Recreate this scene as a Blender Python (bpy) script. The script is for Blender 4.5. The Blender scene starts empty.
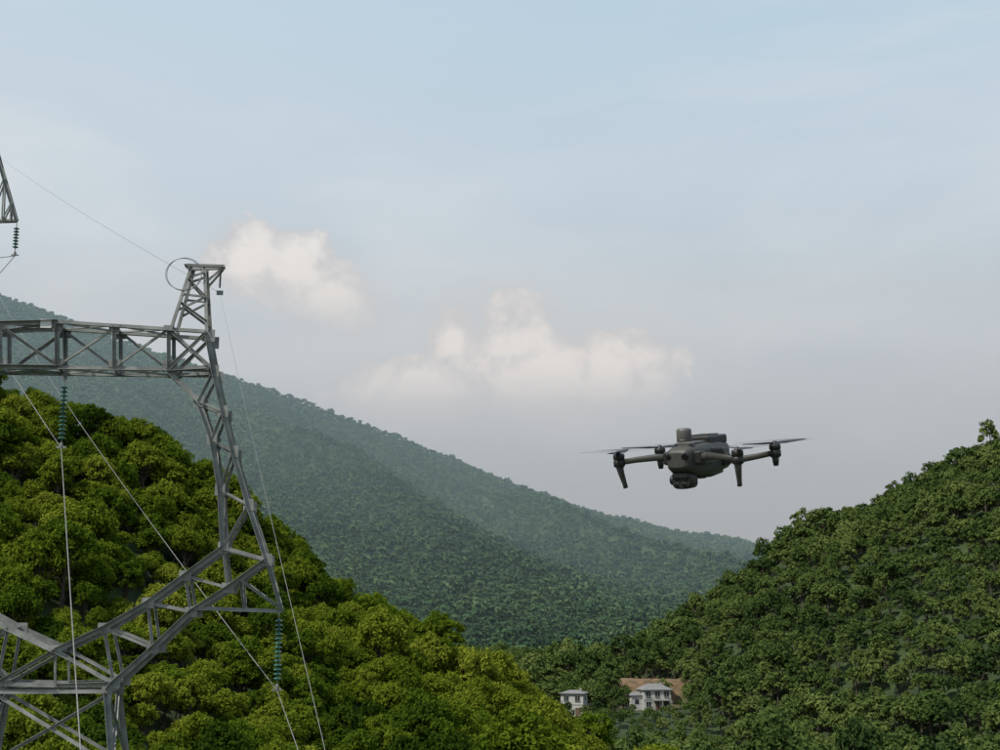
import bpy, math, random
import numpy as np
from mathutils import Vector, Matrix
random.seed(4); rng=np.random.default_rng(4)
scene=bpy.context.scene
R=math.radians
F=1400.0; TH=math.atan(245/1400.0)
def P(px,py,Y):
    u=(px-500)/F; v=(375-py)/F
    d=Vector((u, math.cos(TH)-v*math.sin(TH), math.sin(TH)+v*math.cos(TH)))
    return d*(Y/d.y)
def link(o):
    scene.collection.objects.link(o); return o
def mesh_obj(name,verts,faces,mats=(),midx=None,smooth=False,add=True):
    me=bpy.data.meshes.new(name); me.from_pydata([tuple(v) for v in verts],[],[tuple(f) for f in faces])
    for m in mats: me.materials.append(m)
    if midx is not None: me.polygons.foreach_set('material_index',midx)
    if smooth: me.polygons.foreach_set('use_smooth',[True]*len(me.polygons))
    me.update()
    o=bpy.data.objects.new(name,me)
    if add: link(o)
    return o
# ---------------- materials
def new_mat(name):
    m=bpy.data.materials.new(name); m.use_nodes=True
    nt=m.node_tree; b=nt.nodes['Principled BSDF']
    return m,nt,b
def simple_mat(name,c1,c2,scale=5,rough=.6,metal=0,bump=0.0,spec=.5):
    m,nt,b=new_mat(name)
    tc=nt.nodes.new('ShaderNodeTexCoord'); n=nt.nodes.new('ShaderNodeTexNoise'); n.inputs['Scale'].default_value=scale; n.inputs['Detail'].default_value=6
    r=nt.nodes.new('ShaderNodeValToRGB'); r.color_ramp.elements[0].position=.3; r.color_ramp.elements[1].position=.7
    r.color_ramp.elements[0].color=(*c1,1); r.color_ramp.elements[1].color=(*c2,1)
    nt.links.new(tc.outputs['Object'],n.inputs['Vector']); nt.links.new(n.outputs['Fac'],r.inputs['Fac']); nt.links.new(r.outputs['Color'],b.inputs['Base Color'])
    b.inputs['Roughness'].default_value=rough; b.inputs['Metallic'].default_value=metal; b.inputs['Specular IOR Level'].default_value=spec
    if bump:
        bp=nt.nodes.new('ShaderNodeBump'); bp.inputs['Strength'].default_value=bump; bp.inputs['Distance'].default_value=.02
        nt.links.new(n.outputs['Fac'],bp.inputs['Height']); nt.links.new(bp.outputs['Normal'],b.inputs['Normal'])
    return m
def leaf_mat(name,cols,trans=.3,nscale=.02):
    m,nt,b=new_mat(name)
    oi=nt.nodes.new('ShaderNodeObjectInfo'); g=nt.nodes.new('ShaderNodeNewGeometry')
    n=nt.nodes.new('ShaderNodeTexNoise'); n.inputs['Scale'].default_value=nscale; n.inputs['Detail'].default_value=3
    n2=nt.nodes.new('ShaderNodeTexNoise'); n2.inputs['Scale'].default_value=nscale*60; n2.inputs['Detail'].default_value=1
    nt.links.new(g.outputs['Position'],n.inputs['Vector']); nt.links.new(g.outputs['Position'],n2.inputs['Vector'])
    def math_(op,a,b_):
        x=nt.nodes.new('ShaderNodeMath'); x.operation=op
        for i,s in enumerate((a,b_)):
            if isinstance(s,(int,float)): x.inputs[i].default_value=s
            else: nt.links.new(s,x.inputs[i])
        return x.outputs[0]
    s=math_('MULTIPLY',oi.outputs['Random'],.6)
    s=math_('ADD',s,math_('MULTIPLY',n.outputs['Fac'],1.1))
    s=math_('ADD',s,math_('MULTIPLY',n2.outputs['Fac'],.5))
    s=math_('SUBTRACT',s,.6)
    r=nt.nodes.new('ShaderNodeValToRGB'); el=r.color_ramp.elements
    el[0].position=.1; el[0].color=(*cols[0],1); el[1].position=.9; el[1].color=(*cols[-1],1)
    for i,c in enumerate(cols[1:-1]):
        e=el.new(.1+.8*(i+1)/(len(cols)-1)); e.color=(*c,1)
    nt.links.new(s,r.inputs['Fac'])
    d=nt.nodes.new('ShaderNodeBsdfDiffuse'); nt.links.new(r.outputs['Color'],d.inputs['Color'])
    out=nt.nodes['Material Output']; nt.nodes.remove(b)
    if trans>0:
        t=nt.nodes.new('ShaderNodeBsdfTranslucent'); nt.links.new(r.outputs['Color'],t.inputs['Color'])
        mx=nt.nodes.new('ShaderNodeMixShader'); mx.inputs[0].default_value=trans
        nt.links.new(d.outputs[0],mx.inputs[1]); nt.links.new(t.outputs[0],mx.inputs[2]); nt.links.new(mx.outputs[0],out.inputs['Surface'])
    else: nt.links.new(d.outputs[0],out.inputs['Surface'])
    return m
leafN=leaf_mat('leaf_broad',[(.036,.066,.008),(.088,.140,.012),(.15,.20,.018),(.22,.25,.03)],.38,.03)
leafM=leaf_mat('leaf_hill',[(.034,.062,.020),(.070,.110,.030),(.108,.150,.042),(.15,.19,.056)],.25,.015)  # duller, bluer greens: the right hill's haze is painted into the leaf colour
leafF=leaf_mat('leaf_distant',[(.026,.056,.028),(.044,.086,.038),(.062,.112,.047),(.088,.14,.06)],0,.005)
bark=simple_mat('bark',(.05,.04,.03),(.11,.09,.07),8,.9)
steel=simple_mat('galvanised_steel',(.15,.157,.15),(.30,.31,.295),2.5,.6,.2)
glass_ins=simple_mat('insulator_glass',(.03,.10,.085),(.05,.16,.13),6,.15)
wire_m=simple_mat('wire_aluminium',(.20,.19,.18),(.30,.29,.27),3,.5,.4)
# ---------------- noise
def vn(x,y,seed):
    xi=np.floor(x).astype(np.int64); yi=np.floor(y).astype(np.int64); fx=x-xi; fy=y-yi
    fx=fx*fx*(3-2*fx); fy=fy*fy*(3-2*fy)
    def h(a,b):
        n=(a*374761393+b*668265263+seed*982451653)&0xffffffff
        n=((n^(n>>13))*1274126177)&0xffffffff
        n=n^(n>>16); return (n&0xffff)/65535.0
    return (h(xi,yi)*(1-fx)+h(xi+1,yi)*fx)*(1-fy)+(h(xi,yi+1)*(1-fx)+h(xi+1,yi+1)*fx)*fy
def fbm(x,y,seed,o=4):
    s=0;a=.5
    for i in range(o): s=s+a*vn(x*2**i,y*2**i,seed+i); a*=.5
    return s-.47
def sil(pts,Y,lower):
    ps=[P(a,b,Y) for a,b in pts]
    return [p.x for p in ps],[p.z-lower for p in ps]
LY,RY,FY=260.,500.,2500.
lx,lz=sil([(0,378),(80,396),(100,408),(170,445),(215,485),(270,535),(330,577),(380,612),(430,642),(470,667),(520,695),(580,745),(640,800)],LY,7)
lx=[-300,-150]+lx; lz=[150,88]+lz
rx,rz=sil([(380,720),(480,680),(510,668),(560,658),(620,648),(660,632),(700,597),(750,572),(770,552),(800,530),(850,513),(900,490),(940,463),(1000,437)],RY,6)
rx=rx+[260,400,900]; rz=rz+[92,125,140]
fx_,fz_=sil([(-400,200),(-200,240),(0,295),(30,303),(75,322),(150,349),(235,378),(300,400),(350,420),(400,437),(450,459),(500,480),(550,498),(600,515),(680,533),(755,547),(850,580),(1000,612),(1200,640)],FY,6)
def floorz(x,y):
    t=np.clip((y-370)/40,0,1); t=t*t*(3-2*t)
    f=-34+6*t
    return f+np.minimum(y+5,0)*.8*(y>-60)+(-44)*(y<=-60)+fbm(x/60,y/60,7)*2
def H(x,y):
    x=np.asarray(x,float); y=np.asarray(y,float)
    f=floorz(x,y)
    C=np.interp(x,lx,lz); t=np.clip((y-70)/(LY-70),0,1)
    zl=f+(C-f)*(t*.75+.25*t*t)
    zl=np.where(y>LY,C-.5*(y-LY),zl)+fbm(x/25,y/25,11)*7*np.clip(t,0,1)*(y<LY)
    zl=np.where(C>f-4,zl,f-5)
    C=np.interp(x,rx,rz); y0=np.interp(x,[40,75,170],[440,360,150]); t=np.clip((y-y0)/(RY-y0),0,1)
    sh=t*t*(3-2*t)*.35+t*.65
    zr=f+(C-f)*sh
    zr=np.where(y>RY,C-.25*(y-RY),zr)+fbm(x/45,y/45,21)*22*t*(1-t)*2*np.clip((x-30)/60,0,1)
    zr=np.where(C>f,zr,f-5)
    C=np.interp(x,fx_,fz_); t=np.clip((y-1100)/(FY-1100),0,1)
    wx=x+ (y-1800)*.45 + fbm(x/400,y/400,31)*260
    rid=1-np.abs(2*vn(wx/300,y/1600,33)-1); rid2=1-np.abs(2*vn(wx/110,y/600,35)-1)
    zf=f+(C-f)*(t**1.15)+ (rid*75+rid2*34-50)*4*t*(1-t)*.8*np.clip((C+60)/250,.2,1.2)
    zf=np.where(y>FY,C-.4*(y-FY),zf); zf=zf+fbm(x/60,y/60,41)*14*t
    zf=np.maximum(zf,-60)
    far=np.where(y>2600,-60,f)
    z=np.maximum(np.maximum(zl,zr),np.maximum(zf,far))
    return z
HOUSES=[(P(572,716,415),7.0),(P(655,710,420),10.5)]
TERR=(37.,56.,439.,455.,-18.2)   # cut-earth terrace behind the village: x0,x1,y0,y1,z
def pad(x,y,z):
    x0,x1,y0,y1,tz=TERR
    d=np.maximum(np.abs(x-(x0+x1)/2)-(x1-x0)/2,np.maximum(y0-y,(y-y1)*.5)); k=np.clip(1-d/4,0,1)
    wob=fbm(x/5,y/5,61)*1.5
    z=np.where(k>0,np.maximum(z,z*(1-k)+(tz+wob)*k),z)
    for (h,w) in HOUSES:
        d=np.maximum(np.abs(x-h.x)/(w*.5+3),np.abs(y-h.y-3)/9); k=np.clip(2-d,0,1)*(y<438)
        z=z*(1-k)+(h.z-.1)*k
    return z
def HH(x,y): return pad(np.asarray(x,float),np.asarray(y,float),H(x,y))
gx=np.concatenate([np.arange(-8000,-1600,400),np.arange(-1600,-340,12),np.arange(-340,20,4),np.arange(20,80,2),np.arange(80,340,4),np.arange(340,1000,12),np.arange(1000,8200,400)])
gy=np.concatenate([np.arange(-600,0,25),np.arange(0,420,4),np.arange(420,470,2),np.arange(470,640,4),np.arange(640,2720,12),np.arange(2720,12000,250)])
X,Y=np.meshgrid(gx,gy); Z=HH(X,Y)
nx,ny=len(gx),len(gy)
V=np.stack([X.ravel(),Y.ravel(),Z.ravel()],1)
ii=np.arange(ny-1)[:,None]*nx+np.arange(nx-1)[None,:]
Fc=np.stack([ii,ii+1,ii+1+nx,ii+nx],-1).reshape(-1,4)
m,nt,b=new_mat('hillside_ground')
g=nt.nodes.new('ShaderNodeNewGeometry'); n=nt.nodes.new('ShaderNodeTexNoise'); n.inputs['Scale'].default_value=.12; n.inputs['Detail'].default_value=8
r=nt.nodes.new('ShaderNodeValToRGB'); r.color_ramp.elements[0].position=.35; r.color_ramp.elements[1].position=.7
r.color_ramp.elements[0].color=(.02,.036,.010,1); r.color_ramp.elements[1].color=(.045,.07,.02,1)
nt.links.new(g.outputs['Position'],n.inputs['Vector']); nt.links.new(n.outputs['Fac'],r.inputs['Fac'])
vm=nt.nodes.new('ShaderNodeVectorMath'); vm.operation='SUBTRACT'; vm.inputs[1].default_value=(46.5,443,-21)
vs=nt.nodes.new('ShaderNodeVectorMath'); vs.operation='MULTIPLY'; vs.inputs[1].default_value=(1/12,1/14,1/30)
vl=nt.nodes.new('ShaderNodeVectorMath'); vl.operation='LENGTH'
ma=nt.nodes.new('ShaderNodeMath'); ma.operation='ADD'; mr=nt.nodes.new('ShaderNodeMapRange'); mr.inputs[1].default_value=1.65; mr.inputs[2].default_value=1.3; 
nt.links.new(g.outputs['Position'],vm.inputs[0]); nt.links.new(vm.outputs[0],vs.inputs[0]); nt.links.new(vs.outputs[0],vl.inputs[0]); nt.links.new(vl.outputs['Value'],ma.inputs[0]); nt.links.new(n.outputs['Fac'],ma.inputs[1]); nt.links.new(ma.outputs[0],mr.inputs[0])
n3=nt.nodes.new('ShaderNodeTexNoise'); n3.inputs['Scale'].default_value=.6; n3.inputs['Detail'].default_value=6; nt.links.new(g.outputs['Position'],n3.inputs['Vector'])
r3=nt.nodes.new('ShaderNodeValToRGB'); r3.color_ramp.elements[0].position=.35; r3.color_ramp.elements[1].position=.65; r3.color_ramp.elements[0].color=(.09,.065,.035,1); r3.color_ramp.elements[1].color=(.21,.13,.075,1); nt.links.new(n3.outputs['Fac'],r3.inputs['Fac'])
mx=nt.nodes.new('ShaderNodeMix'); mx.data_type='RGBA'; nt.links.new(r3.outputs['Color'],mx.inputs[7])
nt.links.new(mr.outputs[0],mx.inputs[0]); nt.links.new(r.outputs['Color'],mx.inputs[6]); nt.links.new(mx.outputs[2],b.inputs['Base Color']); b.inputs['Roughness'].default_value=.95
mf,nt,b=new_mat('mountain_forest_floor')
g=nt.nodes.new('ShaderNodeNewGeometry')
n=nt.nodes.new('ShaderNodeTexNoise'); n.inputs['Scale'].default_value=.05; n.inputs['Detail'].default_value=9; n.inputs['Roughness'].default_value=.62
nt.links.new(g.outputs['Position'],n.inputs['Vector'])
r=nt.nodes.new('ShaderNodeValToRGB'); r.color_ramp.elements[0].position=.35; r.color_ramp.elements[1].position=.65
r.color_ramp.elements[0].color=(.022,.045,.02,1); r.color_ramp.elements[1].color=(.05,.085,.035,1)
nt.links.new(n.outputs['Fac'],r.inputs['Fac']); nt.links.new(r.outputs['Color'],b.inputs['Base Color']); b.inputs['Roughness'].default_value=.95; b.inputs['Specular IOR Level'].default_value=.1
me=bpy.data.meshes.new('ground'); me.from_pydata(V.tolist(),[],Fc.tolist()); me.materials.append(m); me.materials.append(mf); me.polygons.foreach_set('use_smooth',[True]*len(me.polygons))
ymid=Y[:-1,:-1].ravel(); me.polygons.foreach_set('material_index',(ymid>955).astype(np.int32))
link(bpy.data.objects.new('ground',me))
# ---------------- valley haze (real scattering volume)
hz=bpy.data.materials.new('haze'); hz.use_nodes=True; nt=hz.node_tree; nt.nodes.remove(nt.nodes['Principled BSDF'])
vsn=nt.nodes.new('ShaderNodeVolumeScatter'); vsn.inputs['Color'].default_value=(.68,.90,1,1); vsn.inputs['Density'].default_value=.00024; vsn.inputs['Anisotropy'].default_value=0
nt.links.new(vsn.outputs[0],nt.nodes['Material Output'].inputs['Volume'])
c=[(-2500,960,-150),(2500,960,-150),(2500,2700,-150),(-2500,2700,-150),(-2500,960,270),(2500,960,270),(2500,2700,650),(-2500,2700,650)]
mesh_obj('haze',c,[(0,3,2,1),(4,5,6,7),(0,1,5,4),(1,2,6,5),(2,3,7,6),(3,0,4,7)],(hz,))
# ---------------- trees
def tree_mesh(name,seed,lm,nclump,nleaf,ls,cr=3.0,hgt=8.0,flat=.8,trunk=True,c0=.27,c1=.46):
    rg=np.random.default_rng(seed)
    cz=hgt-cr*flat*1.05
    vs=[];fs=[];mi=[]
    def tube(p,q,r0,r1,seg=6):
        p=np.array(p,float);q=np.array(q,float);d=q-p;d/=np.linalg.norm(d)+1e-9
        a=np.cross(d,[.3,.9,.1]);a/=np.linalg.norm(a);b_=np.cross(d,a);o=len(vs)
        for c,rr in((p,r0),(q,r1)):
            for k in range(seg):
                an=2*math.pi*k/seg; vs.append(c+rr*(a*math.cos(an)+b_*math.sin(an)))
        for k in range(seg): fs.append((o+k,o+(k+1)%seg,o+seg+(k+1)%seg,o+seg+k)); mi.append(1)
    cl=[]
    for i in range(nclump):
        u=(i+.5)/nclump; ze=1-1.3*u; ph=i*2.399+rg.uniform(-.5,.5); rr=math.sqrt(max(0,1-ze*ze))
        k=rg.uniform(.58,1.02)
        c=np.array([rr*math.cos(ph)*cr*k*rg.uniform(.8,1.15),rr*math.sin(ph)*cr*k*rg.uniform(.8,1.15),cz+ze*cr*flat*k])
        cl.append((c,cr*rg.uniform(c0,c1)))
    if trunk:
        tube((0,0,-1.5),(0,0,cz*.6),cr*.085,cr*.06,8); tube((0,0,cz*.6),(.1,.1,cz+cr*.3),cr*.06,cr*.02,6)
        for c,r_ in cl[::2]: tube((0,0,cz*rg.uniform(.45,.8)),c,cr*.03,cr*.008,4)
    o=len(vs); 
    base=np.array(vs) if vs else np.zeros((0,3))
    cent=[];nor=[]
    for c,r_ in cl:
        n=nleaf//nclump
        d=rg.normal(size=(n,3)); d[:,2]=np.where(d[:,2]<-.3,-d[:,2],d[:,2]); d/=np.linalg.norm(d,axis=1)[:,None]
        lump=1+.25*np.sin(d[:,0]*5+seed)*np.cos(d[:,1]*5+c[0])
        pos=c+d*(r_*lump*rg.uniform(.5,1.35,n)**.6)[:,None]*np.array([1,1,.85])
        nn=d+rg.normal(size=(n,3))*.55+np.array([0,0,.35]); nn/=np.linalg.norm(nn,axis=1)[:,None]
        cent.append(pos);nor.append(nn)
    cent=np.concatenate(cent);nor=np.concatenate(nor);N=len(cent)
    t=np.cross(nor,rg.normal(size=(N,3)));t/=np.linalg.norm(t,axis=1)[:,None];bb=np.cross(nor,t)
    s=ls*rg.uniform(.55,1.3,N)[:,None]
    q=np.stack([cent-t*s*.6,cent-bb*s*.38+nor*s*.1,cent+t*s*.6,cent+bb*s*.38-nor*s*.06],1).reshape(-1,3)
    allv=np.concatenate([base,q]); idx=np.arange(N*4).reshape(-1,4)+o
    return mesh_obj(name,allv.tolist(),fs+idx.tolist(),(lm,bark),mi+[0]*N,add=False)
def tree_coll(name,specs):
    c=bpy.data.collections.new(name)
    for i,s in enumerate(specs):
        c.objects.link(tree_mesh('%s_%c'%(name,97+i),**s))
    return c
near=tree_coll('broadleaf_tree',[dict(seed=1,lm=leafN,nclump=26,nleaf=3200,ls=.39,cr=2.8,hgt=8,flat=.85),dict(seed=2,lm=leafN,nclump=22,nleaf=2600,ls=.37,cr=2.4,hgt=8.8,flat=1.15),
 dict(seed=3,lm=leafN,nclump=32,nleaf=3800,ls=.39,cr=3.2,hgt=7.5,flat=.7,c0=.18,c1=.38),dict(seed=5,lm=leafN,nclump=18,nleaf=2100,ls=.35,cr=2.1,hgt=7,flat=1.0),
 dict(seed=6,lm=leafN,nclump=40,nleaf=3800,ls=.35,cr=2.9,hgt=8.4,flat=.95,c0=.14,c1=.30)])
mid=tree_coll('hill_tree',[dict(seed=11,lm=leafM,nclump=18,nleaf=600,ls=.70,cr=2.8,hgt=8,flat=.9),dict(seed=12,lm=leafM,nclump=15,nleaf=520,ls=.68,cr=2.4,hgt=8.5,flat=1.2),
 dict(seed=13,lm=leafM,nclump=24,nleaf=700,ls=.68,cr=3.1,hgt=7.5,flat=.75,c0=.18,c1=.38),dict(seed=14,lm=leafM,nclump=9,nleaf=330,ls=.64,cr=1.9,hgt=6,flat=1.0)])
far=tree_coll('distant_tree',[dict(seed=21,lm=leafF,nclump=7,nleaf=70,ls=2.6,cr=4.0,hgt=7.5,flat=.65,trunk=False),dict(seed=22,lm=leafF,nclump=6,nleaf=60,ls=2.4,cr=3.4,hgt=8,flat=.85,trunk=False)])
def instancer(name,pts,scl,rot,coll,nvar):
    me=bpy.data.meshes.new(name); me.from_pydata(pts.tolist(),[],[])
    a=me.attributes.new('scl','FLOAT_VECTOR','POINT'); a.data.foreach_set('vector',scl.ravel())
    a=me.attributes.new('rot','FLOAT_VECTOR','POINT'); a.data.foreach_set('vector',rot.ravel())
    a=me.attributes.new('idx','INT','POINT'); a.data.foreach_set('value',rng.integers(0,nvar,len(pts)).astype(np.int32))
    ob=link(bpy.data.objects.new(name,me))
    ng=bpy.data.node_groups.new(name+'_scatter','GeometryNodeTree')
    ng.interface.new_socket('Geometry',in_out='INPUT',socket_type='NodeSocketGeometry'); ng.interface.new_socket('Geometry',in_out='OUTPUT',socket_type='NodeSocketGeometry')
    gi=ng.nodes.new('NodeGroupInput'); go=ng.nodes.new('NodeGroupOutput'); ip=ng.nodes.new('GeometryNodeInstanceOnPoints'); ci=ng.nodes.new('GeometryNodeCollectionInfo')
    ci.inputs['Collection'].default_value=coll; ci.inputs['Separate Children'].default_value=True; ci.inputs['Reset Children'].default_value=True
    ip.inputs['Pick Instance'].default_value=True
    def na(nm,ty):
        x=ng.nodes.new('GeometryNodeInputNamedAttribute'); x.data_type=ty; x.inputs['Name'].default_value=nm; return x.outputs['Attribute']
    e=ng.nodes.new('FunctionNodeEulerToRotation')
    L=ng.links.new
    L(na('rot','FLOAT_VECTOR'),e.inputs[0]); L(e.outputs[0],ip.inputs['Rotation']); L(na('scl','FLOAT_VECTOR'),ip.inputs['Scale']); L(na('idx','INT'),ip.inputs['Instance Index'])
    L(gi.outputs[0],ip.inputs['Points']); L(ci.outputs[0],ip.inputs['Instance']); L(ip.outputs[0],go.inputs[0])
    md=ob.modifiers.new('scatter','NODES'); md.node_group=ng
    return ob
def scatter(name,y0,y1,sp,coll,nvar,smin,smax,keep,margin=1.25):
    w=y1*.357*margin+30
    xs=np.arange(-w,w,sp); ys=np.arange(y0,y1,sp*.9)
    A,B=np.meshgrid(xs,ys); A=A+(np.arange(len(ys))%2)[:,None]*sp*.5
    A=A.ravel()+rng.uniform(-.45,.45,A.size)*sp; B=B.ravel()+rng.uniform(-.45,.45,B.size)*sp
    k=(np.abs(A)<B*.357*margin+20)&keep(A,B); A=A[k];B=B[k]
    z=HH(A,B)-.4; n=len(A)
    s=rng.uniform(smin,smax,n)*(1+.35*fbm(A/20,B/20,51)*2)
    big=rng.uniform(0,1,n)<.07; s=np.where(big,s*1.35,s)
    for (h,wd) in HOUSES:
        nearh=(np.abs(A-h.x)<wd+6)&(B>300)&(B<h.y-4); s=np.where(nearh,s*.64,s)
    scl=np.stack([s*rng.uniform(.85,1.15,n),s*rng.uniform(.85,1.15,n),s*rng.uniform(.85,1.25,n)],1)
    rot=np.stack([rng.uniform(-.12,.12,n),rng.uniform(-.12,.12,n),rng.uniform(0,6.28,n)],1)
    print(name,n)
    return instancer(name,np.stack([A,B,z],1),scl,rot,coll,nvar)
scatter('forest',85,275,3.6,near,5,.58,1.1,lambda a,b: a<np.interp(b,[85,300],[18,30]),1.15)
def kmid(a,b):
    k=~((b<275)&(a<np.interp(b,[85,300],[18,30])))
    for (h,w) in HOUSES:
        k&=~((np.abs(a-h.x)<w*.5+1.6)&(b>h.y-11)&(b<h.y+11))
    soil=(a>35)&(a<57)&(b>428)&(b<450)
    k&=~(soil&(rng.uniform(0,1,a.shape)<.95))
    return k
scatter('forest',150,960,4.4,mid,4,.58,1.12,kmid,1.15)
scatter('forest',960,2560,9.5,far,2,.75,1.25,lambda a,b:b<2560,1.08)
# ---------------- pylon
class MB:
    def __init__(s): s.v=[];s.f=[];s.m=[]
    def box8(s,c,mi=0):
        o=len(s.v); s.v+= [tuple(x) for x in c]
        for q in((0,3,2,1),(4,5,6,7),(0,1,5,4),(1,2,6,5),(2,3,7,6),(3,0,4,7)): s.f.append(tuple(o+i for i in q)); s.m.append(mi)
    def angle(s,p,q,w=.12,t=.014,flip=1,mi=0):
        p=Vector(p);q=Vector(q);d=(q-p)
        if d.length<1e-4: return
        d.normalize(); ref=Vector((0,1,0)) if abs(d.y)<.9 else Vector((1,0,0))
        a=d.cross(ref).normalized(); b=d.cross(a).normalized()*flip
        def pl(a0,a1,b0,b1):
            c=[]
            for e in(p,q):
                for (i,j) in((a0,b0),(a1,b0),(a1,b1),(a0,b1)): c.append(e+a*i+b*j)
            s.box8(c,mi)
        pl(-w/2,w/2,-t,0); pl(-w/2,-w/2+t,.0005,w)
    def plate(s,c,w,h,t=.02,mi=0):
        c=Vector(c)
        s.box8([c+Vector((x,y,z)) for z in(-h/2,h/2) for (x,y) in((-w/2,-t/2),(w/2,-t/2),(w/2,t/2),(-w/2,t/2))],mi)
    def lathe(s,c,prof,seg=12,mi=0):
        c=Vector(c);o=len(s.v)
        for (r_,z) in prof:
            for k in range(seg):
                a=2*math.pi*k/seg; s.v.append(tuple(c+Vector((r_*math.cos(a),r_*math.sin(a),z))))
        for i in range(len(prof)-1):
            for k in range(seg): s.f.append((o+i*seg+k,o+i*seg+(k+1)%seg,o+(i+1)*seg+(k+1)%seg,o+(i+1)*seg+k)); s.m.append(mi)
    def insul(s,c,L):
        c=Vector(c); s.lathe(c,[(.02,0),(.02,-L)],6,0)
        n=int((L-.35)/.145)
        for i in range(n):
            z=-.2-i*.145
            s.lathe(c+Vector((0,0,z)),[(.03,0),(.05,-.015),(.135,-.06),(.13,-.08),(.04,-.07),(.03,-.14)],12,1)
        s.lathe(c+Vector((0,0,-L)),[(.01,.12),(.06,.08),(.06,-.05),(.01,-.08)],8,0)
        s.plate(c+Vector((0,0,-L-.06)),.32,.07,.06)
YT=47.0; CX=62
T0=Vector((P(CX,600,YT).x,YT,-34.0))
def N(px,py,side,d): # tower-local node
    p=P(px,py,YT)-T0; p.y=side*d; return p
pb=MB()
D=.62
for mir in(0,1):
    g_=lambda px:(2*CX-px) if mir else px
    n=lambda px,py,s,d=D:N(g_(px),py,s,d)
    inner=[(168,371),(199,402),(212,440),(220,490),(223,548)]
    outer=[(207,333),(214,372),(223,412),(233,452),(248,505),(266,560)]
    vin=[(223,548),(186,576),(150,603),(108,628),(CX,650)]
    vout=[(266,560),(228,588),(192,612),(155,648),(118,682)]
    dV=[.62,.68,.75,.85,1.0]
    for s in(-1,1):
        for a,b in(((CX,326),(207,333)),((CX,371),(168,371)),((168,371),(211,368))): pb.angle(n(*a,s),n(*b,s),.14)
        xs=[CX,89.5,117,143,170]
        for i,x in enumerate(xs):
            if i%2==0: pb.angle(n(x,326+.05*(x-CX),s),n(x,371,s),.12 if i else .14); pb.plate(n(x,331,s,D+.012),.36,.26); pb.plate(n(x,366,s,D+.012),.4,.26)
        for i in(0,2):
            a,b=(xs[i],xs[i+2])
            if s<0: pb.angle(n(a+2,368,s,D-.03),n(b-2,332,s,D-.03),.1)
            else: pb.angle(n(a+2,330,s,D-.03),n(b-2,368,s,D-.03),.1)
        pb.angle(n(170,371,s),n(207,333,s),.1)
        pb.angle(n(170,331,s),n(211,368,s),.1)
        pb.plate(n(209,337,s,D+.012),.42,.42); pb.plate(n(171,368,s,D+.012),.5,.4)
        pk=.3
        pb.angle(n(172,331,s),N(g_(191),266,s,pk),.12); pb.angle(n(207,333,s),N(g_(204),266,s,pk),.12)
        pb.angle(N(g_(177),312,s,.52),N(g_(206),297,s,.44),.08); pb.angle(N(g_(206),322,s,.55),N(g_(180),303,s,.47),.08)
        pb.angle(N(g_(182),295,s,.44),N(g_(205),297,s,.44),.08); pb.angle(N(g_(205),297,s,.44),N(g_(187),278,s,.35),.08); pb.angle(N(g_(187),278,s,.35),N(g_(204),272,s,.33),.08)
        pb.angle(N(g_(186),265,s,pk),N(g_(223),264,s*.4,pk),.12); pb.angle(N(g_(205),282,s,pk+.06),N(g_(221),266,s*.4,pk),.08)
        for L in(inner,outer):
            for a,b in zip(L,L[1:]): pb.angle(n(*a,s),n(*b,s),.16)
        zz=[(207,333),(168,371),(214,372),(199,402),(223,412),(212,440),(233,452),(220,490),(248,505),(223,548),(266,560)]
        for a,b in zip(zz,zz[1:]): pb.angle(n(*a,s,D-.03),n(*b,s,D-.03),.09)
        for a,b in zip(inner[1:],outer[2:5]): pb.angle(n(*a,s,D-.045),n(*b,s,D-.045),.08)
        for a in outer[1:]+inner[1:]: pb.plate(n(*a,s,D+.012),.34,.4)
        pb.angle(n(223,548,s),n(266,560,s),.14)
        for L in(vin,vout):
            for i in range(4): pb.angle(n(*L[i],s,dV[i]),n(*L[i+1],s,dV[i+1]),.17)
        for i in range(4):
            pb.angle(n(*vin[i],s,dV[i]-.03),n(*vout[i+1],s,dV[i+1]-.03),.09); pb.angle(n(*vin[i+1],s,dV[i+1]-.045),n(*vout[i+1],s,dV[i+1]-.045),.09)
            pb.plate(n(*vin[i+1],s,dV[i+1]+.012),.4,.34); pb.plate(n(*vout[i+1],s,dV[i+1]+.012),.4,.34)
        pb.angle(n(266,560,s),n(280,611,s*.25),.12); pb.angle(n(192,608,s,.74),n(280,611,s*.25),.12); pb.angle(n(240,580,s,.66),n(280,609,s*.25),.09); pb.angle(n(240,580,s,.66),n(243,610,s*.5,.66),.08)
        pb.angle(n(CX,650,s,1.0),n(118,682,s,1.0),.12); pb.angle(n(118,682,s,1.0),n(CX,684,s,1.02),.12)
        pb.angle(n(CX,684,s,1.02),n(CX,650,s,1.0),.09)
    for a,d in[((CX,326),D),((CX,371),D),((117,328),D),((117,371),D),((170,331),D),((168,371),D),((207,333),D),((214,372),D),((199,402),D),((223,412),D),((212,440),D),((233,452),D),((220,490),D),((248,505),D),((223,548),D),((266,560),D),((150,603),.75),((192,612),.75),((CX,650),1.0),((118,682),1.0),((186,265),.3),((222,264),.12),((186,576),.68),((228,588),.68)]:
        pb.angle(n(*a,-1,d),n(*a,1,d),.09)
    for (a,b) in[((CX,326),(117,328)),((117,328),(170,331)),((CX,371),(117,371)),((117,371),(168,371)),((214,372),(223,412)),((223,412),(233,452)),((233,452),(248,505)),((248,505),(266,560)),((199,402),(212,440)),((212,440),(220,490)),((220,490),(223,548)),((223,548),(186,576)),((266,560),(228,588))]:
        pb.angle(n(*a,-1,D-.05),n(*b,1,D-.05),.07); pb.angle(n(*a,1,D-.08),n(*b,-1,D-.08),.07)
    pb.insul(n(277,613,0),2.45)
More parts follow.
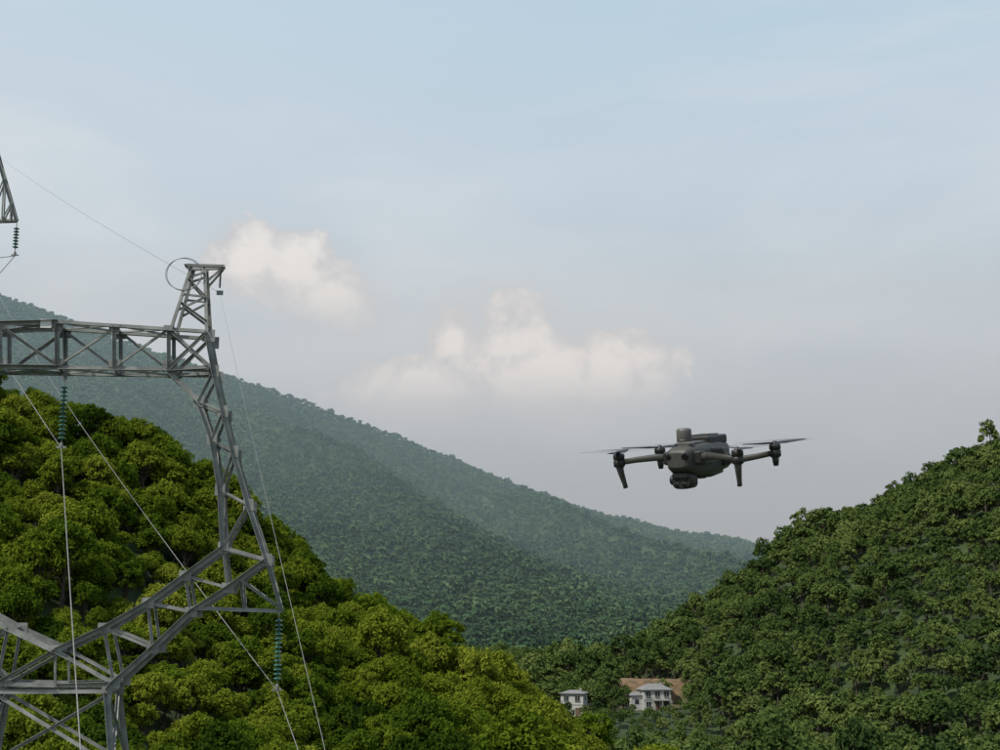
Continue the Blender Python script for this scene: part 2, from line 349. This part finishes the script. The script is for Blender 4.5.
    pb.angle(n(219,266,0),n(218,285,0),.06); pb.plate(n(218,290,0),.22,.14,.1)
zt=(P(0,690,YT)-T0).z; X1=(P(112,690,YT)-T0).x
def corner(i,z):
    k=(zt-z)/zt; sx=(1,1,-1,-1)[i];sy=(-1,1,1,-1)[i]
    return Vector((sx*(X1+(4.6)*k),sy*(1.05+3.6*k),z))
zs=[zt]; 
while zs[-1]>1.5: zs.append(max(0,zs[-1]-(2.3+.11*(zt-zs[-1])*2)))
if zs[-1]<=1.5: zs[-1]=0
for i in range(4):
    j=(i+1)%4
    pb.angle(N((118,118,2*CX-118,2*CX-118)[i],682,(-1,1,1,-1)[i],1.0),corner(i,zt),.17)
    pb.angle(corner(i,zt),corner(i,-.6),.18)
    pb.angle(corner(i,zt),corner(j,zt),.12)
    for a,b in zip(zs,zs[1:]):
        pb.angle(corner(i,a),corner(j,b),.1); pb.angle(corner(j,a)*.995,corner(i,b)*.995,.1); pb.angle(corner(i,b),corner(j,b),.08)
        pb.plate(corner(i,a),.34,.4,.03)
    c=corner(i,0); pb.lathe((c.x,c.y,.35),[(.01,0),(.35,0),(.4,-1.2),(.4,-2)],12,2)
pb.insul(N(65,380,0,D),2.25); pb.angle(N(65,371,-1,D),N(65,371,1,D),.12); pb.plate(N(65,375,0,D),.16,.3,.1)
pb.plate(N(51,328,-1,D+.05),.36,.3,.012,3)
concrete=simple_mat('concrete',(.24,.23,.21),(.33,.32,.30),3,.9)
signm=simple_mat('enamel_sign',(.62,.62,.6),(.72,.72,.7),3,.4)
pyl=mesh_obj('power_pylon',pb.v,pb.f,(steel,glass_ins,concrete,signm),pb.m)
pyl.location=T0; pyl.rotation_euler=(0,0,R(5))
D2=Vector((-.49,1,.44))*180; D1=Vector((.355,-1,-.42))*105
for dd in(D2,D1):
    q=bpy.data.objects.new('power_pylon',pyl.data); link(q); q.location=T0+dd; q.rotation_euler=(0,0,R(5))
Mt=Matrix.Translation(T0)@Matrix.Rotation(R(5),4,'Z')
def wire(name,p,q,sag,r_=.018,n=60):
    cu=bpy.data.curves.new(name,'CURVE'); cu.dimensions='3D'; cu.bevel_depth=r_; cu.bevel_resolution=2
    s=cu.splines.new('POLY'); s.points.add(n-1)
    for i in range(n):
        t=(i/(n-1)); t=t**1.5; a=p.lerp(q,t); a.z-=sag*4*t*(1-t); s.points[i].co=(*a,1)
    cu.materials.append(wire_m); return link(bpy.data.objects.new(name,cu))
low=lambda px,py,L: Mt@(N(px,py,0,0)-Vector((0,0,L+.08)))
att=[low(65,380,2.25),low(277,613,2.45),low(2*CX-277,613,2.45)]
for a in att:
    wire('power_line',a,a+D2,3.5,.016); wire('power_line',a,a+D1,1.2,.015)
for px in(218,2*CX-218):
    a=Mt@N(px,290,0,0); wire('earth_wire',a,a+D2,2,.009); wire('earth_wire',a,a+Vector((.26,-1,-.42))*105,1.0,.005)
cu=bpy.data.curves.new('cable_loop','CURVE'); cu.dimensions='3D'; cu.bevel_depth=.012
s=cu.splines.new('POLY'); s.points.add(79)
for i in range(80):
    a=i/79*2*math.pi*2; rr=.6+.02*math.sin(a*1.5)
    p=Mt@(N(184,275,-1,.42)+Vector((rr*math.cos(a),-.03*i/79,rr*.95*math.sin(a)))); s.points[i].co=(*p,1)
cu.materials.append(steel); link(bpy.data.objects.new('cable_loop',cu))
# second, single-body pylon of the neighbouring line
pb=MB(); Y2=62.
B0=Vector((P(-95,150,Y2).x,Y2,-34.))
def Q(px,py,s=0,d=0):
    p=P(px,py,Y2)-B0; p.y=s*d; return p
tipz=Q(17,221).z; zt=tipz+16
def cr2(i,z):
    k=(zt-z)/zt; sx=(1,1,-1,-1)[i];sy=(-1,1,1,-1)[i]; w=.45+2.3*k**1.3
    return Vector((sx*w,sy*w,z))
nz=20
for i in range(4):
    j=(i+1)%4
    for k in range(nz):
        a=zt*(1-(k/nz)**1.15); b_=zt*(1-((k+1)/nz)**1.15)
        pb.angle(cr2(i,a),cr2(i,b_),.15); pb.angle(cr2(i,a),cr2(j,b_),.08); pb.angle(cr2(j,a)*.995,cr2(i,b_)*.995,.08); pb.angle(cr2(i,b_),cr2(j,b_),.07)
for mir in(1,-1):
    tip=Q(17,221); tip.x*=mir
    slope=3.6
    for s in(-1,1):
        c=Vector((mir*.7,s*.6,tip.z)); top=Vector((mir*.5,s*.45,tip.z+(abs(tip.x)-.5)*slope*.82)); tp=tip+Vector((0,s*.06,0))
        pb.angle(c,tp,.13); pb.angle(top,tp,.13)
        for t in(.25,.5,.72,.86,.94): pb.angle(c.lerp(tp,t),top.lerp(tp,t),.07)
        for t,u in((.25,.5),(.5,.72),(.72,.86),(.86,.94)): pb.angle(c.lerp(tp,t),top.lerp(tp,u),.07)
    pb.insul(tip+Vector((0,0,-.1)),1.45)
q=mesh_obj('lattice_pylon',pb.v,pb.f,(steel,glass_ins),pb.m); q.location=B0
a=B0+Q(17,221)+Vector((0,0,-1.65)); wire('power_line',a,a+Vector((-.62,1,-.02))*150,2,.016); wire('power_line',a,a+Vector((-.25,-1,-.3))*50,.5,.016)
# ---------------- houses
wallm=simple_mat('whitewash_wall',(.36,.355,.34),(.52,.51,.49),.8,.9,bump=.2)
roofm=simple_mat('grey_roof_tile',(.13,.13,.135),(.24,.235,.23),3,.85,bump=.3)
winm=simple_mat('window_glass',(.02,.025,.03),(.04,.05,.055),1,.15)
doorm=simple_mat('door_wood',(.10,.06,.04),(.16,.10,.06),4,.7)
def bx(name,par,c,s,mat,bev=0):
    b=MB(); c=Vector(c); x,y,z=[k/2 for k in s]
    b.box8([c+Vector((i,j,k)) for k in(-z,z) for (i,j) in((-x,-y),(x,-y),(x,y),(-x,y))])
    o=mesh_obj(name,b.v,b.f,(mat,)); o.parent=par
    if bev: mdf=o.modifiers.new('b','BEVEL'); mdf.width=bev; mdf.segments=3
    return o
def hip(name,par,w,d,z,h,ov,mat,cx=0,cy=0,hipk=.35):
    w=w/2+ov;d=d/2+ov; r_=w-d*hipk*2 if w>d else 0; r_=max(r_,w*.3)
    v=[(cx-w,cy-d,z),(cx+w,cy-d,z),(cx+w,cy+d,z),(cx-w,cy+d,z),(cx-r_,cy,z+h),(cx+r_,cy,z+h),(cx-w,cy-d,z-.15),(cx+w,cy-d,z-.15),(cx+w,cy+d,z-.15),(cx-w,cy+d,z-.15)]
    f=[(0,1,5,4),(1,2,5),(2,3,4,5),(3,0,4),(6,7,1,0),(7,8,2,1),(8,9,3,2),(9,6,0,3),(9,8,7,6)]
    o=mesh_obj(name,v,f,(mat,)); o.parent=par
def house(p,w,d,h,rot,roof_h,storeys,cols,wing=False):
    e=bpy.data.objects.new('village_house',None); link(e); e.location=p; e.rotation_euler=(0,0,rot)
    bx('walls',e,(0,d/2,h/2-1),(w,d,h+2),wallm); hip('roof',e,w,d,h+.02,roof_h,.5,roofm,0,d/2)
    bx('floor_band',e,(0,-.03,h/storeys),(w+.1,.1,.22),concrete)
    for s in range(storeys):
        for c in range(cols):
            x=-w/2+w*(c+.5)/cols; z=h/storeys*(s+.55)
            if s==0 and c==cols//2: bx('door',e,(x,-.04,1.1),(1.2,.12,2.2),doorm); bx('door_lintel',e,(x,-.08,2.32),(1.5,.2,.16),concrete); continue
            bx('window',e,(x,-.02,z),(1.35,.08,1.45),winm); bx('window_frame',e,(x,-.09,z),(.07,.06,1.45),wallm)
            bx('sill',e,(x,-.1,z-.8),(1.6,.25,.1),concrete); bx('lintel',e,(x,-.1,z+.82),(1.6,.2,.1),concrete)
    for s in range(storeys):
        for sx in(-1,1):
            bx('side_window',e,(sx*(w/2+.0),d*.5,h/storeys*(s+.55)),(.09,1.2,1.3),winm)
    bx('chimney',e,(w*.28,d*.6,h+roof_h*.8),(.6,.6,1.4),concrete)
    if wing:
        bx('wing_walls',e,(-w/2-1.7,d*.5+.6,h*.36-1),(3.4,d*.7,h*.72+2),wallm); hip('wing_roof',e,3.4,d*.7,h*.72+.02,.9,.4,roofm,-w/2-1.7,d*.5+.6)
        bx('wing_window',e,(-w/2-1.7,d*.15+.58,h*.4),(1.2,.08,1.3),winm)
        bx('veranda_roof',e,(1,-1.0,h/2-.1),(w*.6,1.9,.12),concrete)
        for x in(-1.8,1,3.8): bx('veranda_post',e,(x,-1.8,h/4-.1),(.2,.2,h/2-.12),concrete)
house(HOUSES[0][0],6.6,6.5,6.4,R(-14),.8,2,2)
house(HOUSES[1][0]+Vector((.8,0,0)),8.2,7,5.8,R(10),1.6,2,3,True)
# ---------------- drone
body_m=simple_mat('drone_shell',(.046,.045,.041),(.058,.057,.052),60,.55)
dark_m=simple_mat('drone_dark_plastic',(.014,.014,.015),(.022,.022,.023),40,.45)
lens_m=simple_mat('lens_glass',(.004,.004,.006),(.008,.008,.012),10,.05)
lite_m=simple_mat('drone_trim',(.09,.088,.084),(.12,.118,.11),60,.45)
dr=bpy.data.objects.new('quadcopter_drone',None); link(dr)
def loft(name,secs,mat,seg=24,ex=3.5,axis='y'):
    v=[];f=[]
    for (t,cx,cz,hw,hh) in secs:
        for k in range(seg):
            a=2*math.pi*k/seg; c,s_=math.cos(a),math.sin(a)
            px=cx+hw*math.copysign(abs(c)**(2/ex),c); pz=cz+hh*math.copysign(abs(s_)**(2/ex),s_)
            v.append((px,t,pz) if axis=='y' else (px,pz,t))
    n=len(secs)
    for i in range(n-1):
        for k in range(seg): f.append((i*seg+k,i*seg+(k+1)%seg,(i+1)*seg+(k+1)%seg,(i+1)*seg+k))
    f.append(tuple(range(seg))[::-1]); f.append(tuple((n-1)*seg+k for k in range(seg)))
    o=mesh_obj(name,v,f,(mat,),smooth=False); o.parent=dr
    for p in o.data.polygons: p.use_smooth=len(p.vertices)==4
    return o
def cyl(name,c,prof,mat,seg=24,rot=None):
    b=MB(); b.lathe((0,0,0),prof,seg); n=len(prof)
    b.f.append(tuple(range(seg))); b.f.append(tuple((n-1)*seg+k for k in range(seg))); b.m+=[0,0]
    o=mesh_obj(name,b.v,b.f,(mat,)); o.parent=dr; o.location=c
    for p in o.data.polygons: p.use_smooth=len(p.vertices)==4
    if rot: o.rotation_euler=rot
    return o
def beam(name,pts,mat,ex=3,seg=12):
    v=[];f=[]
    for i,(p,hw,hh) in enumerate(pts):
        p=Vector(p); d=(Vector(pts[min(i+1,len(pts)-1)][0])-Vector(pts[max(i-1,0)][0])).normalized()
        ref=Vector((0,0,1)) if abs(d.z)<.8 else Vector((0,1,0))
        a=d.cross(ref).normalized(); b_=a.cross(d)
        for k in range(seg):
            an=2*math.pi*k/seg;c,s_=math.cos(an),math.sin(an)
            v.append(p+a*hw*math.copysign(abs(c)**(2/ex),c)+b_*hh*math.copysign(abs(s_)**(2/ex),s_))
    n=len(pts)
    for i in range(n-1):
        for k in range(seg): f.append((i*seg+k,i*seg+(k+1)%seg,(i+1)*seg+(k+1)%seg,(i+1)*seg+k))
    f.append(tuple(range(seg))[::-1]); f.append(tuple((n-1)*seg+k for k in range(seg)))
    o=mesh_obj(name,v,f,(mat,)); o.parent=dr
    for p in o.data.polygons: p.use_smooth=len(p.vertices)==4
    return o
loft('fuselage',[(-.128,0,.0,.034,.030),(-.122,0,.0,.043,.040),(-.07,0,.0,.049,.046),(0,0,-.002,.050,.047),(.05,0,-.002,.047,.045),(.088,0,.0,.042,.039),(.112,0,.002,.035,.031),(.122,0,.002,.024,.020)],body_m,32,4.5)
loft('belly_plate',[(-.10,0,-.044,.03,.008),(-.03,0,-.048,.035,.010),(.05,0,-.045,.03,.009)],dark_m)
bx('battery',dr,(0,-.066,.049),(.076,.115,.026),dark_m,.006)
bx('battery_latch',dr,(0,-.124,.034),(.044,.012,.022),lite_m,.003)
bx('top_deck',dr,(0,.03,.045),(.056,.075,.01),lite_m,.003)
for i in range(5): bx('cooling_fin',dr,(0,-.02-.016*i,.0635),(.056,.006,.005),body_m)
cyl('rtk_antenna',(.012,.046,.046),[(.019,0),(.0215,.004),(.0215,.035),(.0205,.040),(.013,.043)],lite_m)
cyl('antenna_band',(.012,.046,.054),[(.0222,0),(.0222,.004)],dark_m)
for sx in(-1,1):
    cyl('vision_sensor',(sx*.024,.115,.012),[(.010,-.004),(.010,.006),(.007,.008)],lens_m,16,(R(-90),0,R(-sx*20)))
    cyl('upper_sensor',(sx*.026,.078,.038),[(.009,-.004),(.008,.005),(.004,.007)],lens_m,16,(R(-25),R(sx*20),0))
    cyl('rear_sensor',(sx*.022,-.127,.006),[(.009,-.006),(.009,.003),(.006,.005)],lens_m,16,(R(90),0,0))
    for i in range(6): bx('vent',dr,(sx*.0495,-.055+.011*i,.016),(.004,.005,.022),dark_m)
    bx('side_panel',dr,(sx*.0485,.03,.0),(.004,.05,.034),dark_m,.002)
    bx('side_seam',dr,(sx*.0497,-.03,-.010),(.0035,.14,.0025),lite_m)
    bx('side_badge',dr,(sx*.0498,-.085,.012),(.003,.03,.02),lite_m)
    bx('shoulder',dr,(sx*.047,.072,.006),(.028,.038,.038),dark_m,.006)
    bx('rear_hinge',dr,(sx*.048,-.078,-.010),(.026,.036,.036),dark_m,.006)
    fm=Vector((sx*.188,.120,.004)); rm=Vector((sx*.188,-.120,.006))
    beam('front_arm',[((sx*.045,.072,.006),.012,.012),((sx*.085,.086,.010),.0095,.010),((sx*.14,.106,.006),.0075,.0085),((fm.x,fm.y,fm.z-.004),.0075,.008)],body_m)
    beam('rear_arm',[((sx*.042,-.078,-.012),.012,.011),((sx*.085,-.092,-.014),.0095,.010),((sx*.14,-.108,-.006),.0075,.0085),((rm.x,rm.y,rm.z-.004),.0075,.008)],body_m)
    for mm,nm in((fm,'front'),(rm,'rear')):
        cyl(nm+'_motor_mount',mm,[(.012,-.018),(.0165,-.014),(.0165,.002),(.013,.004)],dark_m)
        cyl(nm+'_motor',mm,[(.0135,.004),(.0165,.006),(.0165,.019),(.013,.022),(.005,.023)],dark_m)
        cyl(nm+'_prop_hub',mm,[(.007,.02),(.007,.028),(.004,.030)],dark_m)
        cyl(nm+'_led',mm+Vector((0,0,-.02)),[(.006,0),(.007,.003)],lite_m,12)
    beam('landing_leg',[((fm.x,fm.y,fm.z-.012),.0095,.012),((fm.x-sx*.002,fm.y-.004,fm.z-.035),.0075,.010),((fm.x-sx*.006,fm.y-.014,fm.z-.068),.0055,.0075),((fm.x-sx*.007,fm.y-.016,fm.z-.078),.006,.0075)],body_m)
    beam('rear_foot',[((rm.x,rm.y,rm.z-.012),.0095,.011),((rm.x,rm.y,rm.z-.03),.008,.009),((rm.x,rm.y,rm.z-.042),.006,.007)],dark_m)
bx('gimbal_mount',dr,(0,.080,-.042),(.05,.06,.016),dark_m,.004)
beam('gimbal_yaw_arm',[((0,.078,-.044),.011,.011),((.028,.074,-.046),.008,.009),((.036,.082,-.056),.007,.009)],dark_m)
cyl('gimbal_roll_motor',(.037,.084,-.056),[(.012,-.004),(.014,-.002),(.014,.006),(.011,.008)],dark_m,20,(0,R(-90),0))
loft('camera_housing',[(.056,0,-.056,.024,.019),(.062,0,-.056,.031,.025),(.098,0,-.056,.031,.025),(.104,0,-.056,.026,.021)],dark_m)
for (x,z,r_) in((-.013,-.047,.010),(.013,-.047,.008),(-.011,-.068,.007),(.013,-.068,.006)):
    cyl('lens_ring',(x,.103,z),[(r_,0),(r_,.004),(r_*.8,.004)],dark_m,20,(R(-90),0,0)); cyl('lens',(x,.1066,z),[(r_*.78,0),(r_*.7,.001)],lens_m,20,(R(-90),0,0))
cyl('bottom_light',(0,-.02,-.060),[(.012,0),(.014,.003),(.014,.010)],lens_m)
pm,nt,b=new_mat('spinning_propeller_blur')
b.inputs['Base Color'].default_value=(.02,.02,.02,1); b.inputs['Roughness'].default_value=.6
tc=nt.nodes.new('ShaderNodeTexCoord'); gr=nt.nodes.new('ShaderNodeTexGradient'); gr.gradient_type='RADIAL'; rp=nt.nodes.new('ShaderNodeValToRGB')
nt.links.new(tc.outputs['Object'],gr.inputs['Vector']); nt.links.new(gr.outputs['Fac'],rp.inputs['Fac'])
el=rp.color_ramp.elements; el[0].position=0; el[0].color=(.10,)*3+(1,); el[1].position=1; el[1].color=(.10,)*3+(1,)
for p_,v_ in((.12,.6),(.25,.18),(.5,.10),(.62,.6),(.75,.18)):
    e=el.new(p_); e.color=(v_,v_,v_,1)
nt.links.new(rp.outputs['Color'],b.inputs['Alpha'])
k=0
for sx in(-1,1):
    for sy in(-1,1):
        pr=.118
        v=[];f=[]
        v.append((0,0,0)); seg=64
        for i in range(seg):
            a=2*math.pi*i/seg; v.append((.008*math.cos(a),.008*math.sin(a),0)); 
        for i in range(seg):
            a=2*math.pi*i/seg; v.append((pr*math.cos(a),pr*math.sin(a),.004))
        f=[(1+i,1+(i+1)%seg,1+seg+(i+1)%seg,1+seg+i) for i in range(seg)]
        o=mesh_obj('propeller_sweep',v,f,(pm,)); o.parent=dr; o.location=(sx*.188,sy*.12,.031); o.rotation_euler=(0,0,k*1.3+.6); k+=1
        for s in(0,1):
            a0=s*math.pi; sec=[(.006,.004,.0012),(.03,.011,.002),(.07,.009,.0012),(.112,.004,.0005)]
            v=[];f=[]
            for (rr,hw,hh) in sec:
                for (i,j) in((-hw,-hh*1.8),(hw,hh*1.2),(hw,hh*1.2+.0008),(-hw,-hh*1.8+.0008)): v.append((rr*math.cos(a0)-i*math.sin(a0),rr*math.sin(a0)+i*math.cos(a0),j+rr*.03))
            for i in range(3):
                for q_ in range(4): f.append((i*4+q_,i*4+(q_+1)%4,i*4+4+(q_+1)%4,i*4+4+q_))
            f+=[(3,2,1,0),(12,13,14,15)]
            bl=mesh_obj('propeller_blade',v,f,(dark_m,)); bl.parent=dr; bl.location=(sx*.188,sy*.12,.0295); bl.rotation_euler=(0,0,k*1.3-.2)
dr.location=P(697,458,4.0)
dr.rotation_mode='XYZ'
dr.rotation_euler=(Matrix.Rotation(R(2.8),3,'Y')@Matrix.Rotation(R(144),3,'Z')@Matrix.Rotation(R(-11),3,'X')).to_euler()
# ---------------- sun, sky
ts=Vector((-.50,-.38,.80)).normalized()
sl=bpy.data.lights.new('sun','SUN'); sl.energy=4.0; sl.angle=R(.8); sl.color=(1,.94,.82)
so=link(bpy.data.objects.new('sun',sl)); so.rotation_euler=ts.to_track_quat('Z','Y').to_euler(); so.location=(0,0,200)
w=bpy.data.worlds.new('World'); scene.world=w; w.use_nodes=True; nt=w.node_tree; nd=nt.nodes; Lk=nt.links.new
bg=nd['Background']; bg.inputs['Strength'].default_value=.1
sky=nd.new('ShaderNodeTexSky'); sky.sky_type='NISHITA'; sky.sun_disc=False; sky.sun_elevation=math.asin(ts.z); sky.sun_rotation=math.atan2(ts.x,ts.y); sky.dust_density=3
tc=nd.new('ShaderNodeTexCoord'); sp=nd.new('ShaderNodeSeparateXYZ'); Lk(tc.outputs['Generated'],sp.inputs[0])
def M(op,a,b_=None,clamp=False):
    x=nd.new('ShaderNodeMath'); x.operation=op; x.use_clamp=clamp
    for i,s in enumerate((a,b_)):
        if s is None: continue
        if isinstance(s,(int,float)): x.inputs[i].default_value=s
        else: Lk(s,x.inputs[i])
    return x.outputs[0]
def srgb(c): return tuple(((x/255+.055)/1.055)**2.4 for x in c)
ramp=nd.new('ShaderNodeValToRGB'); Lk(M('ADD',sp.outputs['Z'],.0),ramp.inputs['Fac'])
def zpy(py): return P(500,py,1).normalized().z
stops=[(0,(162,162,166)),(zpy(545),(164,164,168)),(zpy(470),(171,174,179)),(zpy(390),(184,189,195)),(zpy(300),(193,202,209)),(zpy(180),(194,209,220)),(zpy(20),(188,210,226)),(1,(145,178,212))]
el=ramp.color_ramp.elements
el[0].position=0; el[0].color=(*srgb(stops[0][1]),1); el[1].position=1; el[1].color=(*srgb(stops[-1][1]),1)
for p_,c in stops[1:-1]:
    e=el.new(p_); e.color=(*srgb(c),1)
def mixc(f,a,b_):
    x=nd.new('ShaderNodeMix'); x.data_type='RGBA'
    for i,s in((0,f),(6,a),(7,b_)):
        if isinstance(s,(int,float)): x.inputs[i].default_value=s
        elif isinstance(s,tuple): x.inputs[i].default_value=s
        else: Lk(s,x.inputs[i])
    return x.outputs[2]
def scalec(c,k):
    x=nd.new('ShaderNodeVectorMath'); x.operation='SCALE'; Lk(c,x.inputs[0]); x.inputs['Scale'].default_value=k; return x.outputs[0]
def noise(scale,detail,stretch=(1,1,1),rough=.5,dist=0):
    mp=nd.new('ShaderNodeMapping'); mp.inputs['Scale'].default_value=stretch; Lk(tc.outputs['Generated'],mp.inputs[0])
    n=nd.new('ShaderNodeTexNoise'); n.inputs['Scale'].default_value=scale; n.inputs['Detail'].default_value=detail; n.inputs['Roughness'].default_value=rough; n.inputs['Distortion'].default_value=dist; Lk(mp.outputs[0],n.inputs['Vector']); return n.outputs['Fac']
def rng_(s,a,b_,c=0,d=1,smooth=True):
    x=nd.new('ShaderNodeMapRange'); x.interpolation_type='SMOOTHSTEP' if smooth else 'LINEAR'; Lk(s,x.inputs[0])
    for i,v_ in enumerate((a,b_,c,d)): x.inputs[i+1].default_value=v_
    return x.outputs[0]
skyc=scalec(sky.outputs[0],.1)
col=mixc(.95,skyc,ramp.outputs['Color'])
veil=rng_(noise(2.4,5,(1,1,3.6),.55,.4),.42,.70)
leftness=rng_(sp.outputs['X'],.25,-.35)
col=mixc(M('MULTIPLY',M('ADD',M('MULTIPLY',veil,.42),M('MULTIPLY',leftness,.22)),rng_(sp.outputs['Z'],.05,.3)),col,(*srgb((222,226,229)),1))
def blob(px,py,rx_,rz_):
    c=P(px,py,1).normalized()
    a=nd.new('ShaderNodeVectorMath'); a.operation='SUBTRACT'; Lk(tc.outputs['Generated'],a.inputs[0]); a.inputs[1].default_value=c
    m_=nd.new('ShaderNodeVectorMath'); m_.operation='MULTIPLY'; Lk(a.outputs[0],m_.inputs[0]); m_.inputs[1].default_value=(F/rx_,1.5,F/rz_)
    l=nd.new('ShaderNodeVectorMath'); l.operation='LENGTH'; Lk(m_.outputs[0],l.inputs[0])
    return M('SUBTRACT',1,l.outputs['Value'])
def bank(blobs):
    r_=None
    for b_ in blobs:
        x=blob(*b_); r_=x if r_ is None else M('MAXIMUM',r_,x)
    return r_
nA=noise(30,8,(1,1,1.1),.6,.2); nB=noise(9,3,(1,1,1.4),.5)
for bl,alpha in (([(250,262,54,40),(292,272,62,44),(330,300,58,36),(352,322,36,18)],.9),([(455,338,36,36),(512,340,50,52),(540,378,150,56),(615,368,80,46),(430,390,110,42)],.95)):
    bk=bank(bl); dens=M('ADD',bk,M('MULTIPLY',M('SUBTRACT',nA,.5),1.6))
    soft=rng_(M('ADD',bk,M('MULTIPLY',M('SUBTRACT',nB,.5),1.2)),-.4,.6)
    col=mixc(M('MULTIPLY',soft,.45),col,(*srgb((200,198,199)),1))
    body=rng_(dens,.06,.24)
    shade=mixc(rng_(M('ADD',bk,M('MULTIPLY',M('SUBTRACT',nA,.5),2.8)),.1,.85),(*srgb((204,202,203)),1),(*srgb((240,234,228)),1))
    topk=rng_(sp.outputs['Z'],zpy(bl[2][1]+44),zpy(bl[1][1]+14))
    col=mixc(M('MULTIPLY',M('MULTIPLY',body,topk),alpha*.82),col,shade)
Lk(scalec(col,10),bg.inputs['Color'])
# ---------------- camera
cam=bpy.data.cameras.new('camera'); co=link(bpy.data.objects.new('camera',cam)); co.rotation_euler=(R(90)+TH,0,0)
cam.sensor_width=36; cam.lens=36*F/1000; cam.clip_start=.1; cam.clip_end=30000
scene.camera=co
scene.view_settings.view_transform='Standard'; scene.view_settings.look='None'; scene.view_settings.exposure=0
